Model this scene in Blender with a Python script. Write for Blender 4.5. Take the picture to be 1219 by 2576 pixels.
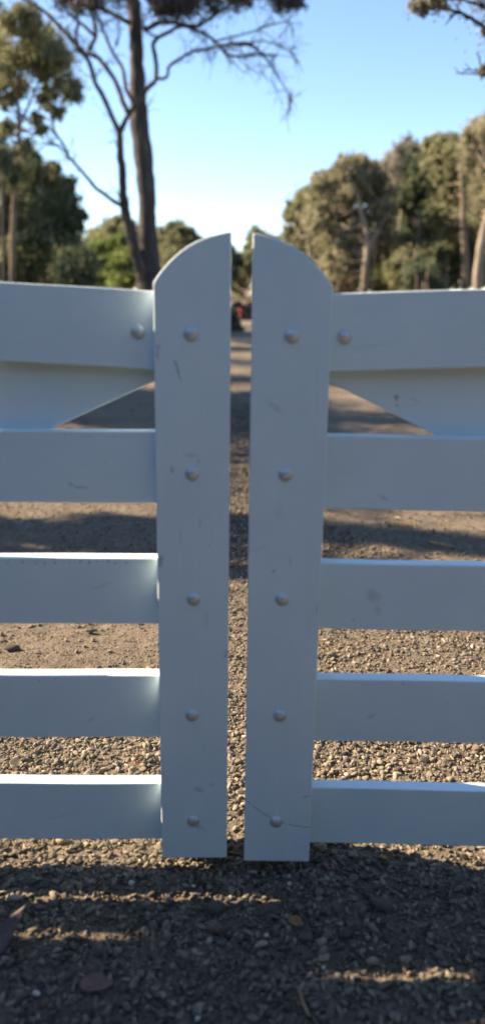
import bpy, bmesh, math, random
import numpy as np
from mathutils import Matrix, Vector

for o in list(bpy.data.objects): bpy.data.objects.remove(o)
S = bpy.context.scene
C = S.collection
R = math.radians
rng = np.random.default_rng(7)
random.seed(7)

# ------------------------------------------------------------------ camera
FPX, PITCH, ROLL, CAMZ = 2057.0, R(15.0), 0.0125, 1.23
cr, sr, cp, sp = math.cos(ROLL), math.sin(ROLL), math.cos(PITCH), math.sin(PITCH)
def ray(x, y):
    u, v = x - 609.5, 1288.0 - y
    u, v = u*cr - v*sr, u*sr + v*cr
    return (u, FPX*cp + v*sp, -FPX*sp + v*cp)
def at(x, y, Y):                 # point seen at (x, y) of the 1219 x 2576 photograph, at distance Y
    d = ray(x, y); k = Y/d[1]
    return (d[0]*k, Y, CAMZ + d[2]*k)
def gnd(x, y):
    d = ray(x, y); k = -CAMZ/d[2]
    return (d[0]*k, d[1]*k)
cam = bpy.data.cameras.new('camera'); co = bpy.data.objects.new('camera', cam); C.objects.link(co)
rt = Vector((cr, sr*sp, sr*cp)); up = Vector((-sr, cr*sp, cr*cp)); bk = rt.cross(up)
co.matrix_world = Matrix(((rt.x, up.x, bk.x, 0), (rt.y, up.y, bk.y, 0), (rt.z, up.z, bk.z, CAMZ), (0, 0, 0, 1)))
cam.sensor_fit = 'VERTICAL'; cam.sensor_height = 36.0; cam.lens = FPX/2576*36
cam.clip_start = 0.05; cam.clip_end = 6000
cam.dof.use_dof = True; cam.dof.focus_distance = 2.35; cam.dof.aperture_fstop = 1.7
S.camera = co

# ------------------------------------------------------------------ light
SUN_AZ, SUN_EL = 14.0, 33.0      # sun stands to the left, SUN_AZ degrees behind the gate plane
w = bpy.data.worlds.new('World'); S.world = w; w.use_nodes = True
nt = w.node_tree; sky = nt.nodes.new('ShaderNodeTexSky'); sky.sky_type = 'NISHITA'; sky.sun_disc = False
sky.sun_elevation = R(SUN_EL); sky.sun_rotation = R(-(90 - SUN_AZ)); sky.air_density = 1.0; sky.dust_density = 0.0; sky.ozone_density = 2.0; sky.altitude = 1500
nt.links.new(sky.outputs[0], nt.nodes['Background'].inputs[0]); nt.nodes['Background'].inputs[1].default_value = 0.072
sd = Vector((-math.cos(R(SUN_AZ))*math.cos(R(SUN_EL)), math.sin(R(SUN_AZ))*math.cos(R(SUN_EL)), math.sin(R(SUN_EL))))
sl = bpy.data.lights.new('sun', 'SUN'); so = bpy.data.objects.new('sun', sl); C.objects.link(so)
sl.energy = 4.8; sl.angle = R(0.5); sl.color = (1.0, 0.80, 0.56)
so.rotation_mode = 'QUATERNION'; so.rotation_quaternion = sd.to_track_quat('Z', 'Y')
S.view_settings.view_transform = 'Standard'; S.view_settings.look = 'None'
S.view_settings.exposure = 1.98; S.view_settings.gamma = 1.0
S.render.engine = 'CYCLES'

# ------------------------------------------------------------------ helpers
def tag(o, label=None, cat=None, group=None, kind=None):
    for k, v in (('label', label), ('category', cat), ('group', group), ('kind', kind)):
        if v: o[k] = v
    return o
def empty(name, loc, label=None, cat=None, group=None, rz=0):
    o = bpy.data.objects.new(name, None); C.objects.link(o); o.location = loc; o.rotation_euler = (0, 0, rz)
    return tag(o, label, cat, group)
def link(name, me, mat, parent=None, smooth=False):
    o = bpy.data.objects.new(name, me); C.objects.link(o)
    if parent: o.parent = parent
    if mat: me.materials.append(mat)
    if smooth: me.polygons.foreach_set('use_smooth', np.ones(len(me.polygons), bool))
    return o
def np_mesh(name, V, F, attr=None):
    """V (n,3), F (m,k) arrays -> mesh; attr: dict of per-vertex floats"""
    me = bpy.data.meshes.new(name); V = np.asarray(V, np.float32); F = np.asarray(F, np.int32)
    k = F.shape[1]
    me.vertices.add(len(V)); me.vertices.foreach_set('co', V.ravel())
    me.loops.add(F.size); me.loops.foreach_set('vertex_index', F.ravel())
    me.polygons.add(len(F)); me.polygons.foreach_set('loop_start', np.arange(0, F.size, k, dtype=np.int32))
    me.polygons.foreach_set('loop_total', np.full(len(F), k, np.int32))
    me.update(calc_edges=True)
    for n, a in (attr or {}).items():
        at_ = me.attributes.new(n, 'FLOAT', 'POINT'); at_.data.foreach_set('value', np.asarray(a, np.float32))
    return me
def bevel(o, w=.0025, seg=2):
    m = o.modifiers.new('bevel', 'BEVEL'); m.width = w; m.segments = seg; m.limit_method = 'ANGLE'; return o
_tab = rng.random((64, 64))
def vnoise(x, y, f=1.0):
    x = np.asarray(x)*f + 100.3; y = np.asarray(y)*f + 57.7
    xi = np.floor(x).astype(int); yi = np.floor(y).astype(int); fx = x - xi; fy = y - yi
    fx = fx*fx*(3-2*fx); fy = fy*fy*(3-2*fy)
    g = lambda a, b: _tab[(a*7+b*3) % 64, (b*11+a) % 64]
    return (g(xi, yi)*(1-fx)+g(xi+1, yi)*fx)*(1-fy) + (g(xi, yi+1)*(1-fx)+g(xi+1, yi+1)*fx)*fy
def sstep(a, b, x):
    t = np.clip((np.asarray(x)-a)/(b-a), 0, 1); return t*t*(3-2*t)

# ------------------------------------------------------------------ materials
def mat(name):
    m = bpy.data.materials.new(name); m.use_nodes = True
    return m, m.node_tree, m.node_tree.nodes['Principled BSDF']
def N(nt, t, **kw):
    n = nt.nodes.new(t)
    for k, v in kw.items(): setattr(n, k, v)
    return n
def ramp(nt, fac, stops):
    r = N(nt, 'ShaderNodeValToRGB'); nt.links.new(fac, r.inputs[0])
    e = r.color_ramp.elements
    while len(e) < len(stops): e.new(.5)
    for i, (p, c) in enumerate(stops): e[i].position = p; e[i].color = (*c, 1)
    return r.outputs[0]
def mixc(nt, f, a, b, mode='MIX'):
    m = N(nt, 'ShaderNodeMix', data_type='RGBA', blend_type=mode)
    for i, v in ((0, f), (6, a), (7, b)):
        if hasattr(v, 'links') or isinstance(v, bpy.types.NodeSocket): nt.links.new(v, m.inputs[i])
        else: m.inputs[i].default_value = v if i == 0 else (*v, 1)
    return m.outputs[2]
def noise(nt, scale, detail=4, rough=.55, vec=None):
    n = N(nt, 'ShaderNodeTexNoise'); n.inputs['Scale'].default_value = scale
    n.inputs['Detail'].default_value = detail; n.inputs['Roughness'].default_value = rough
    if vec: nt.links.new(vec, n.inputs['Vector'])
    return n.outputs[0]
def mth(nt, op, a, b=0.0):
    m = N(nt, 'ShaderNodeMath', operation=op)
    for i, v in enumerate((a, b)):
        if isinstance(v, bpy.types.NodeSocket): nt.links.new(v, m.inputs[i])
        else: m.inputs[i].default_value = v
    return m.outputs[0]
def bump(nt, bs, h, st, d):
    b = N(nt, 'ShaderNodeBump'); b.inputs['Strength'].default_value = st; b.inputs['Distance'].default_value = d
    nt.links.new(h, b.inputs['Height']); nt.links.new(b.outputs[0], bs.inputs['Normal'])

def paint(name, marks=(), arc=None, stroke=(4, 130)):
    """white painted timber; marks = (x, z, half width, half height, turn, colour, strength) in gate coordinates"""
    m, nt, bs = mat(name); L = nt.links
    tc = N(nt, 'ShaderNodeTexCoord').outputs['Object']
    n1 = noise(nt, 5, 5, .6, tc); n2 = noise(nt, 40, 5, .65, tc)
    mp = N(nt, 'ShaderNodeMapping'); mp.inputs['Scale'].default_value = (1.5, 1, 60); L.new(tc, mp.inputs[0])
    col = ramp(nt, n1, [(.3, (.66, .78, .825)), (.7, (.735, .85, .88))])
    # small grime flecks
    fl = ramp(nt, n2, [(.66, (0, 0, 0)), (.80, (1, 1, 1))])
    n3 = noise(nt, 7, 3, .6, tc); fm = ramp(nt, n3, [(.5, (0, 0, 0)), (.7, (1, 1, 1))])
    col = mixc(nt, mth(nt, 'MULTIPLY', mth(nt, 'MULTIPLY', fl, fm), .35), col, (.26, .24, .21))
    wn = N(nt, 'ShaderNodeTexNoise'); wn.inputs['Scale'].default_value = 70; wn.inputs['Detail'].default_value = 4; L.new(tc, wn.inputs['Vector'])
    wv = N(nt, 'ShaderNodeVectorMath', operation='MULTIPLY_ADD'); L.new(wn.outputs['Color'], wv.inputs[0])
    wv.inputs[1].default_value = (.014, 0, .014)
    ad = N(nt, 'ShaderNodeVectorMath', operation='ADD'); L.new(tc, ad.inputs[0]); ad.inputs[1].default_value = (-.007, 0, -.007)
    L.new(ad.outputs[0], wv.inputs[2])
    for (x, z, rx, rz, ang, c, st) in marks:
        mp = N(nt, 'ShaderNodeMapping', vector_type='TEXTURE'); L.new(wv.outputs[0], mp.inputs[0])
        mp.inputs['Location'].default_value = (x, 0, z); mp.inputs['Rotation'].default_value = (0, ang, 0); mp.inputs['Scale'].default_value = (rx, 1000, rz)
        ln = N(nt, 'ShaderNodeVectorMath', operation='LENGTH'); L.new(mp.outputs[0], ln.inputs[0])
        mr = N(nt, 'ShaderNodeMapRange', interpolation_type='SMOOTHSTEP'); L.new(ln.outputs['Value'], mr.inputs[0])
        mr.inputs[1].default_value = .25; mr.inputs[2].default_value = 1.35; mr.inputs[3].default_value = st*.82; mr.inputs[4].default_value = 0
        col = mixc(nt, mr.outputs[0], col, c)
    if arc:
        ax, az, ar, x0, x1 = arc
        s = N(nt, 'ShaderNodeSeparateXYZ'); L.new(tc, s.inputs[0])
        dx = mth(nt, 'SUBTRACT', s.outputs[0], ax); dz = mth(nt, 'SUBTRACT', s.outputs[2], az)
        d = mth(nt, 'SQRT', mth(nt, 'ADD', mth(nt, 'MULTIPLY', dx, dx), mth(nt, 'MULTIPLY', dz, dz)))
        g = mth(nt, 'ABSOLUTE', mth(nt, 'SUBTRACT', d, ar))
        mk = mth(nt, 'LESS_THAN', g, .0011)
        mk = mth(nt, 'MULTIPLY', mk, mth(nt, 'MULTIPLY', mth(nt, 'LESS_THAN', dz, -.09), mth(nt, 'LESS_THAN', dx, 0.0)))
        mk = mth(nt, 'MULTIPLY', mk, mth(nt, 'GREATER_THAN', n2, .42))
        col = mixc(nt, mth(nt, 'MULTIPLY', mk, .55), col, (.12, .11, .12))
    L.new(col, bs.inputs['Base Color']); bs.inputs['Roughness'].default_value = .62
    bs.inputs['Specular IOR Level'].default_value = .25
    nb = noise(nt, 900, 2, .5, tc); ms = N(nt, 'ShaderNodeMapping'); ms.inputs['Scale'].default_value = (stroke[0], 1, stroke[1]); L.new(tc, ms.inputs[0]); ns = noise(nt, 1, 5, .6, ms.outputs[0])
    col = mixc(nt, .06, col, ramp(nt, ns, [(.3, (.5, .5, .5)), (.7, (1, 1, 1))]), 'MULTIPLY'); L.new(col, bs.inputs['Base Color'])
    nb = mth(nt, 'ADD', nb, mth(nt, 'MULTIPLY', ns, 3.0))
    bump(nt, bs, mth(nt, 'ADD', mth(nt, 'MULTIPLY', n1, .8), mth(nt, 'MULTIPLY', nb, .06)), .5, .004)
    return m

def mk_metal():
    m, nt, bs = mat('galvanised_steel'); tc = N(nt, 'ShaderNodeTexCoord').outputs['Object']
    n = noise(nt, 260, 4, .6, tc)
    nt.links.new(ramp(nt, n, [(.3, (.52, .54, .56)), (.6, (.70, .72, .73)), (.72, (.56, .53, .50))]), bs.inputs['Base Color'])
    bs.inputs['Metallic'].default_value = .6; nt.links.new(ramp(nt, n, [(.3, (.42,)*3), (.7, (.6,)*3)]), bs.inputs['Roughness'])
    bump(nt, bs, n, .4, .0008)
    return m
METAL = mk_metal()

def mk_stone(name, stops, rough=.92):
    m, nt, bs = mat(name); a = N(nt, 'ShaderNodeAttribute'); a.attribute_name = 'tint'
    tc = N(nt, 'ShaderNodeTexCoord').outputs['Object']; n = noise(nt, 330, 3, .6, tc)
    c = ramp(nt, a.outputs['Fac'], stops)
    c = mixc(nt, .75, c, ramp(nt, n, [(.3, (.55, .54, .52)), (.7, (1.35, 1.3, 1.22))]), 'MULTIPLY')
    nt.links.new(c, bs.inputs['Base Color']); bs.inputs['Roughness'].default_value = rough; bs.inputs['Specular IOR Level'].default_value = .2
    bump(nt, bs, n, .55, .0015)
    return m
STONE = mk_stone('basalt_gravel', [(0, (.037, .033, .029)), (.22, (.088, .077, .064)), (.5, (.168, .143, .114)), (.78, (.25, .212, .164)), (.93, (.36, .305, .238)), (.975, (.34, .20, .11)), (.985, (.42, .40, .37)), (1, (.58, .56, .53))])

def mk_ground():
    m, nt, bs = mat('gravel_road_dirt'); L = nt.links
    geo = N(nt, 'ShaderNodeNewGeometry').outputs['Position']
    n1 = noise(nt, .9, 5, .6, geo); n2 = noise(nt, 28, 6, .7, geo); n3 = noise(nt, 170, 4, .7, geo)
    col = ramp(nt, n1, [(.3, (.142, .121, .099)), (.52, (.20, .170, .136)), (.72, (.162, .141, .116))])
    col = mixc(nt, 1.0, col, ramp(nt, n2, [(.3, (.66, .64, .62)), (.7, (1.2, 1.18, 1.14))]), 'MULTIPLY')
    col = mixc(nt, .8, col, ramp(nt, n3, [(.32, (.55, .54, .53)), (.68, (1.35, 1.32, 1.28))]), 'MULTIPLY')
    # verge: leaf litter and dry grass away from the road
    s = N(nt, 'ShaderNodeSeparateXYZ'); L.new(geo, s.inputs[0])
    ax = mth(nt, 'ADD', mth(nt, 'ABSOLUTE', s.outputs[0]), mth(nt, 'MULTIPLY', n1, 3.0))
    vm = N(nt, 'ShaderNodeMapRange'); L.new(ax, vm.inputs[0]); vm.inputs[1].default_value = 5.0; vm.inputs[2].default_value = 7.5
    vc = ramp(nt, n2, [(.3, (.10, .075, .045)), (.5, (.17, .135, .075)), (.7, (.12, .115, .05))])
    col = mixc(nt, vm.outputs[0], col, vc)
    L.new(col, bs.inputs['Base Color']); bs.inputs['Roughness'].default_value = .97; bs.inputs['Specular IOR Level'].default_value = .15
    vo = N(nt, 'ShaderNodeTexVoronoi'); vo.inputs['Scale'].default_value = 75; L.new(geo, vo.inputs['Vector'])
    h = mth(nt, 'ADD', mth(nt, 'MULTIPLY', n2, 1.4), mth(nt, 'MULTIPLY', mth(nt, 'SUBTRACT', 1.0, vo.outputs['Distance']), .12))
    h = mth(nt, 'ADD', h, mth(nt, 'MULTIPLY', n3, .45))
    bump(nt, bs, h, 1.0, .014)
    return m

def mk_bark(name, c0, c1, c2, sc=6, bd=.02):
    m, nt, bs = mat(name); tc = N(nt, 'ShaderNodeTexCoord').outputs['Object']
    mp = N(nt, 'ShaderNodeMapping'); mp.inputs['Scale'].default_value = (sc, sc, sc*.22); nt.links.new(tc, mp.inputs[0])
    n = noise(nt, 1, 7, .68, mp.outputs[0]); n2 = noise(nt, 1.1, 3, .5, tc)
    c = ramp(nt, n, [(.34, c0), (.55, c1), (.70, c2)])
    c = mixc(nt, 1, c, ramp(nt, n2, [(.35, (.75,)*3), (.65, (1.2, 1.15, 1.08))]), 'MULTIPLY')
    nt.links.new(c, bs.inputs['Base Color']); bs.inputs['Roughness'].default_value = .9; bump(nt, bs, n, .9, bd)
    return m
BARK_D = mk_bark('dark_bark', (.018, .018, .022), (.045, .040, .040), (.15, .115, .09))
BARK_P = mk_bark('pale_bark', (.11, .09, .07), (.25, .21, .165), (.38, .33, .27), 3)
BARK_B = mk_bark('brown_bark', (.07, .055, .042), (.17, .135, .10), (.27, .22, .165), 4)

def mk_leaf(name, a, b, c, tr=.45):
    m, nt, bs = mat(name); nt.nodes.remove(bs); out = nt.nodes['Material Output']
    at_ = N(nt, 'ShaderNodeAttribute'); at_.attribute_name = 'tint'
    col = ramp(nt, at_.outputs['Fac'], [(0, a), (.5, b), (1, c)])
    d = N(nt, 'ShaderNodeBsdfDiffuse'); t = N(nt, 'ShaderNodeBsdfTranslucent'); g = N(nt, 'ShaderNodeBsdfGlossy'); g.inputs['Roughness'].default_value = .45
    for n in (d, t, g): nt.links.new(col, n.inputs['Color'])
    m1 = N(nt, 'ShaderNodeMixShader'); m1.inputs[0].default_value = tr; nt.links.new(d.outputs[0], m1.inputs[1]); nt.links.new(t.outputs[0], m1.inputs[2])
    m2 = N(nt, 'ShaderNodeMixShader'); m2.inputs[0].default_value = .02; g.inputs['Color'].default_value = (.6, .6, .6, 1)
    nt.links.remove(g.inputs['Color'].links[0])
    nt.links.new(m1.outputs[0], m2.inputs[1]); nt.links.new(g.outputs[0], m2.inputs[2]); nt.links.new(m2.outputs[0], out.inputs[0])
    return m
LEAF_OLIVE = mk_leaf('olive_leaves', (.12, .135, .068), (.22, .225, .12), (.34, .33, .19))
LEAF_TAN = mk_leaf('tan_leaves', (.16, .155, .10), (.28, .265, .17), (.40, .365, .24))
LEAF_GREY = mk_leaf('grey_leaves', (.14, .135, .115), (.25, .235, .185), (.36, .33, .25))
LEAF_GREEN = mk_leaf('green_leaves', (.09, .13, .04), (.17, .22, .07), (.28, .32, .10))
LEAF_DARK = mk_leaf('dark_leaves', (.06, .08, .055), (.11, .14, .08), (.22, .23, .12), .36)
LEAF_NEEDLE = mk_leaf('blue_grey_leaves', (.04, .043, .052), (.065, .068, .075), (.14, .12, .10), .15)

# ------------------------------------------------------------------ ground
def ground_z(x, y):
    x = np.asarray(x, float); y = np.asarray(y, float)
    z = (vnoise(x, y, 1.3)-.5)*.022 + (vnoise(x, y, 4.1)-.5)*.009
    z = z*sstep(.4, 2.5, np.hypot(x, y)*.9)
    z = z - .010*sstep(.35, .7, np.abs(x-.15))*(1-sstep(1.4, 2.0, np.abs(x)))*sstep(2.0, 3.0, y)     # wheel tracks
    z = z + 1.02*sstep(44, 62, y + 4*(vnoise(x, y, .07)-.5)) + .35*(vnoise(x, y, .05)-.5)*sstep(50, 90, y)
    return z
def axis(a, b, step, g, lo, hi):
    v = list(np.arange(a, b, step)); s = step
    while v[-1] < hi: s *= g; v.append(v[-1]+s)
    s = step; l = [a]
    while l[-1] > lo: s *= g; l.append(l[-1]-s)
    return np.array(l[::-1][:-1] + v)
gx = axis(-1.3, 1.3, .018, 1.06, -2500, 2500); gy = axis(.7, 4.2, .018, 1.06, -400, 3500)
X, Y = np.meshgrid(gx, gy); Z = ground_z(X, Y)
fine = (vnoise(X, Y, 38)-.5)*.006 + (vnoise(X, Y, 17)-.5)*.007
Z = Z + fine*(np.abs(X) < 2.5)*(Y < 8)*(Y > 0)
V = np.stack([X.ravel(), Y.ravel(), Z.ravel()], 1)
ny, nx = X.shape; i = np.arange(ny-1)[:, None]*nx + np.arange(nx-1)[None, :]; i = i.ravel()
F = np.stack([i, i+1, i+nx+1, i+nx], 1)
tag(link('ground', np_mesh('ground', V, F), mk_ground(), smooth=True), kind='structure')

# ------------------------------------------------------------------ gravel
def ico(sub):
    bm = bmesh.new(); bmesh.ops.create_icosphere(bm, subdivisions=sub, radius=1)
    v = np.array([x.co[:] for x in bm.verts]); f = np.array([[a.index for a in t.verts] for t in bm.faces]); bm.free()
    return v, f
def rock_proto(sub, r, planes=9):
    v, f = ico(sub); v = v.copy()
    for _ in range(planes):                                  # cut flat facets: angular crushed stone
        n = r.normal(size=3); n /= np.linalg.norm(n); d = r.uniform(.32, .68)
        s = v@n; k = s > d; v[k] -= (s[k]-d)[:, None]*n
    return v, f
def rand_rot(n, r):
    q = r.normal(size=(n, 4)); q /= np.linalg.norm(q, axis=1)[:, None]; a, b, c, d = q.T
    return np.stack([1-2*(c*c+d*d), 2*(b*c-a*d), 2*(b*d+a*c), 2*(b*c+a*d), 1-2*(b*b+d*d), 2*(c*d-a*b), 2*(b*d-a*c), 2*(c*d+a*b), 1-2*(b*b+c*c)], 1).reshape(n, 3, 3)
def scatter(P, size, tint, sub, r, flat=.72):
    """P (n,3) centres, size (n,) radii -> arrays V, F, T"""
    VS, FS, TS, off = [], [], [], 0; protos = [rock_proto(sub, r, int(r.integers(4, 13))) for _ in range(24)]
    which = r.integers(0, 24, len(P)); M = rand_rot(len(P), r)
    sc = np.stack([r.uniform(.75, 1.5, len(P)), r.uniform(.55, 1.0, len(P)), r.uniform(.35, .85, len(P))], 1)*size[:, None]
    for k, (v, f) in enumerate(protos):
        j = np.nonzero(which == k)[0]
        if not len(j): continue
        vv = np.einsum('nij,nvj->nvi', M[j], v[None]*sc[j][:, None, :])
        vv[:, :, 2] *= flat
        vv += P[j][:, None, :]
        n = v.shape[0]
        FS.append((f[None]+(np.arange(len(j))*n)[:, None, None]+off).reshape(-1, 3)); VS.append(vv.reshape(-1, 3)); TS.append(np.repeat(tint[j], n)); off += len(j)*n
    return VS, FS, TS, off
def gravel_amount(x, y):       # 1 = loose stones, 0 = compacted wheel track
    a = np.abs(x - .04)
    track = sstep(.22, .42, a - .45*(x > 0)*(1-sstep(3.6, 4.6, y)))*(1-sstep(1.5, 1.9, a))
    near = 1-sstep(2.1, 2.6, y + .5*(vnoise(x, y, 2.3)-.5) - .8*sstep(0, .3, x))
    g = np.maximum(near, 1-track)
    return np.clip(g*.97 + .05 + .25*(vnoise(x, y, 3.7)-.5), .02, 1)
parts = []
def field(n, x0, x1, y0, y1, smin, smax, sub, amount, seed, power=2.2, lift=.25, pw=1.0):
    r = np.random.default_rng(seed)
    x = r.uniform(x0, x1, n); y = r.uniform(y0, y1, n)
    k = r.random(n) < amount(x, y)**pw; x = x[k]; y = y[k]; n = len(x)
    s = smin + (smax-smin)*r.random(n)**power
    z = ground_z(x, y) + s*lift + (vnoise(x, y, 17)-.5)*.007
    t = np.clip(r.beta(2.2, 2.0, n)*.92 + (r.random(n) < .012)*r.uniform(.1, .3, n), 0, 1)
    parts.append(scatter(np.stack([x, y, z], 1), s, t, sub, r))
A = gravel_amount; one = lambda x, y: np.ones_like(x)
field(30000, -.95, .95, .85, 2.3, .0046, .0135, 2, A, 1, 2.4, .34)
field(26000, -.95, .95, .85, 2.3, .0016, .0048, 1, one, 2, 1.4, .25)
field(24000, -1.25, 1.25, 2.3, 3.6, .0036, .0125, 2, A, 3, 2.8, .3)
field(26000, -1.25, 1.25, 2.3, 3.6, .0016, .0042, 1, one, 4, 1.8, .2)
field(900, -1.25, 1.25, 2.0, 3.9, .006, .018, 2, one, 11, 3.0, .3)
field(14000, -1.25, 1.25, 2.3, 3.9, .002, .006, 1, one, 13, 1.5, .25)
field(40000, -1.8, 1.8, 3.6, 6.0, .005, .015, 1, A, 5, 2.0, .35)
field(22000, -1.8, 1.8, 3.6, 6.0, .003, .008, 1, one, 6, 2.0, .3)
field(9000, -.35, .45, 3.6, 9.0, .008, .018, 1, one, 14, 2.0, .4)
field(22000, -2.6, 2.6, 6.0, 13.0, .007, .016, 1, A, 7, 2.0, .3)
for sx in (-1, 1):
    a, b = sorted((sx*.95, sx*2.6))
    field(22000, a, b, .3, 2.6, .004, .013, 1, one, 8+sx, 2.0, .35)
field(9000, -.95, .95, .2, .85, .004, .013, 1, one, 10, 2.0, .35)
VV, FF, TT, off = [], [], [], 0
for (vs, fs, ts, n) in parts:
    VV += vs; TT += ts; FF += [f+off for f in fs]; off += n
tag(link('gravel', np_mesh('gravel', np.concatenate(VV), np.concatenate(FF), {'tint': np.concatenate(TT)}), STONE),
    'loose brown grey crushed gravel spread over the road and around the gates', 'gravel', kind='stuff')
del VV, FF, TT, parts

# ------------------------------------------------------------------ gates
YS, TS_, TR, TB = 1.51, .030, .032, .075       # stile front plane, stile, rail and back stile thickness
def prism(name, pts, y0, y1, material, parent, bev=.0022):
    """outline pts [(x, z)] extruded from y0 to y1"""
    bm = bmesh.new(); a = [bm.verts.new((x, y0, z)) for x, z in pts]; b = [bm.verts.new((x, y1, z)) for x, z in pts]
    bm.faces.new(a); bm.faces.new(b[::-1])
    for k in range(len(pts)): j = (k+1) % len(pts); bm.faces.new((a[j], a[k], b[k], b[j]))
    bmesh.ops.recalc_face_normals(bm, faces=bm.faces)
    me = bpy.data.meshes.new(name); bm.to_mesh(me); bm.free()
    o = link(name, me, material, parent)
    return bevel(o, bev) if bev else o
def rail_mesh(name, x0, x1, zt0, zb0, zt1, zb1, y0, y1, material, parent, seed):
    """long board with a slightly uneven face"""
    r = random.Random(seed); n = 60; bm = bmesh.new(); rings = []
    for k in range(n+1):
        t = k/n; x = x0+(x1-x0)*t; zt = zt0+(zt1-zt0)*t; zb = zb0+(zb1-zb0)*t
        wv = .0008*math.sin(t*23+seed)+.0005*math.sin(t*57+seed*2)
        rings.append([bm.verts.new((x, y0, zt+wv)), bm.verts.new((x, y1, zt+wv)), bm.verts.new((x, y1, zb+wv)), bm.verts.new((x, y0, zb+wv))])
    for a, b in zip(rings, rings[1:]):
        for q in range(4): p = (q+1) % 4; bm.faces.new((a[q], a[p], b[p], b[q]))
    bm.faces.new(rings[0][::-1]); bm.faces.new(rings[-1])
    bmesh.ops.recalc_face_normals(bm, faces=bm.faces)
    me = bpy.data.meshes.new(name); bm.to_mesh(me); bm.free()
    return bevel(link(name, me, material, parent), .002)
def bolt_mesh():
    prof = [(.0132, 0), (.0134, .0010), (.0124, .0024), (.0103, .0044), (.0074, .0060), (.0040, .0069), (0.0014, .0072)]
    n = 20; V, F = [], []
    for r_, h in prof:
        for k in range(n): a = 2*math.pi*k/n; V.append((r_*math.cos(a), -h, r_*math.sin(a)))
    for j in range(len(prof)-1):
        for k in range(n): q = (k+1) % n; F.append((j*n+k, j*n+q, (j+1)*n+q, (j+1)*n+k))
    me = bpy.data.meshes.new('bolt'); me.from_pydata(V, [], F+[tuple(range((len(prof)-1)*n, len(prof)*n))]); me.update()
    me.polygons.foreach_set('use_smooth', np.ones(len(me.polygons), bool)); me.materials.append(METAL)
    return me
BOLT = bolt_mesh()
def make_gate(side, label, stile_px, curve, rails, brace_px, bolts, marks, arc, length=3.35):
    rot = -side*(-1)*.02*-1            # outer end swung slightly towards the camera
    rot = -.02*side
    in_top, in_bot, out_top, out_bot = stile_px
    px = at(*in_bot, YS)[0]
    root = empty('farm_gate', (px, YS, 0), label, 'gate', 'double farm gates', rot)
    loc = lambda x, y, Yp=YS: (at(x, y, Yp)[0]-px, at(x, y, Yp)[2])
    P = paint('white_paint_'+('rusty' if side < 0 else 'scuffed'),
              [(*loc(m[0], m[1], YS+(0 if -.0 <= side*(at(m[0], m[1], YS)[0]-px)*0+1 and abs(m[0]-609) < (226 if side > 0 else 225) and not (side > 0 and m[0] > 830-(m[1]-740)*.042) and not (side < 0 and m[0] < 385+(m[1]-740)*.0155) else TS_)), *m[2:]) for m in marks],
              (*loc(arc[0], arc[1]), *arc[2:]) if arc else None)
    PV = paint('white_paint_post_'+('rusty' if side < 0 else 'scuffed'),
              [(*loc(m[0], m[1]), *m[2:]) for m in marks if 390 < m[0] < 825], (*loc(arc[0], arc[1]), *arc[2:]) if arc else None, (130, 4))
    # front stile, arched top
    it, ib, ot, ob = loc(*in_top), loc(*in_bot), loc(*out_top), loc(*out_bot)
    wid = ot[0]-it[0]
    top = [(it[0]+wid*a, it[1]-abs(wid)*b) for a, b in curve]
    out = [ib] + top + [ob]
    prism('front_stile', out, 0, TS_, PV, root)
    back = [(ib[0]+side*.004, ib[1]+.004)] + [(x+side*.004*(1-2*k/(len(top)-1)), z-.004) for k, (x, z) in enumerate(top)] + [(ob[0]-side*.004, ob[1]+.004)]
    prism('back_stile', back, TS_+TR, TS_+TR+TB, P, root)
    x_in = ib[0] + side*.006
    for k, (tf, bf, sl) in enumerate(rails):
        xr = out_top[0] + side*6
        zt = at(xr, tf, YS+TS_)[2]; zb = at(xr, bf, YS+TS_)[2]
        xe = side*length
        rail_mesh('rail', x_in, xe, zt, zb, zt+sl*abs(xe-ot[0]), zb+sl*abs(xe-ot[0]), TS_, TS_+TR, P, root, k+side)
    # diagonal brace behind the rails
    (ax, ay), (bx, by) = brace_px; yb = YS+TS_+TR
    a = loc(ax, ay, yb); b = loc(bx, by, yb); m = (b[1]-a[1])/(b[0]-a[0])
    vert = .158*math.sqrt(1+m*m); xs = max(ot[0]*side, ob[0]*side)*side + side*.002; xe = side*.755
    lo = lambda x: a[1]+m*(x-a[0])
    cap = at(out_top[0]+side*6, rails[0][0], YS+TS_)[2] - .006
    prism('diagonal_brace', [(xs, lo(xs))] + ([(xs, cap), (a[0]+(cap-vert-a[1])/m, cap)] if lo(xs)+vert > cap else [(xs, lo(xs)+vert)]) + [(xe, lo(xe)+vert), (xe, lo(xe))], TS_+TR, TS_+TR+.03, P, root)
    if side < 0:                       # unseen board added behind the third rail to block a sun stripe
        zt = at(out_top[0]-6, rails[2][0], YS+TS_)[2]; zb = at(out_top[0]-6, rails[2][1], YS+TS_)[2]
        prism('stripe_blocker', [(-.80, zt-.02), (-.43, zt-.02), (-.43, zb+.004), (-.80, zb+.004)], TS_+TR, TS_+TR+.021, P, root)
    # outer hanging stile
    zt = at(out_top[0], rails[0][0], YS)[2] + rails[0][2]*length
    prism('hanging_stile', [(side*(length-.14), .05), (side*(length-.14), zt+.05), (side*length, zt+.05), (side*length, .05)], TS_+TR, TS_+TR+.035, P, root)
    for (bx, by, onrail) in bolts:
        o = bpy.data.objects.new('bolt', BOLT); C.objects.link(o); o.parent = root
        yp = YS + (TS_ if onrail else 0); q = loc(bx, by, yp); o.location = (q[0], (TS_ if onrail else 0)-.0002, q[1])
        o.rotation_euler = (0, random.uniform(0, 6), 0)
    return root
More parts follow.
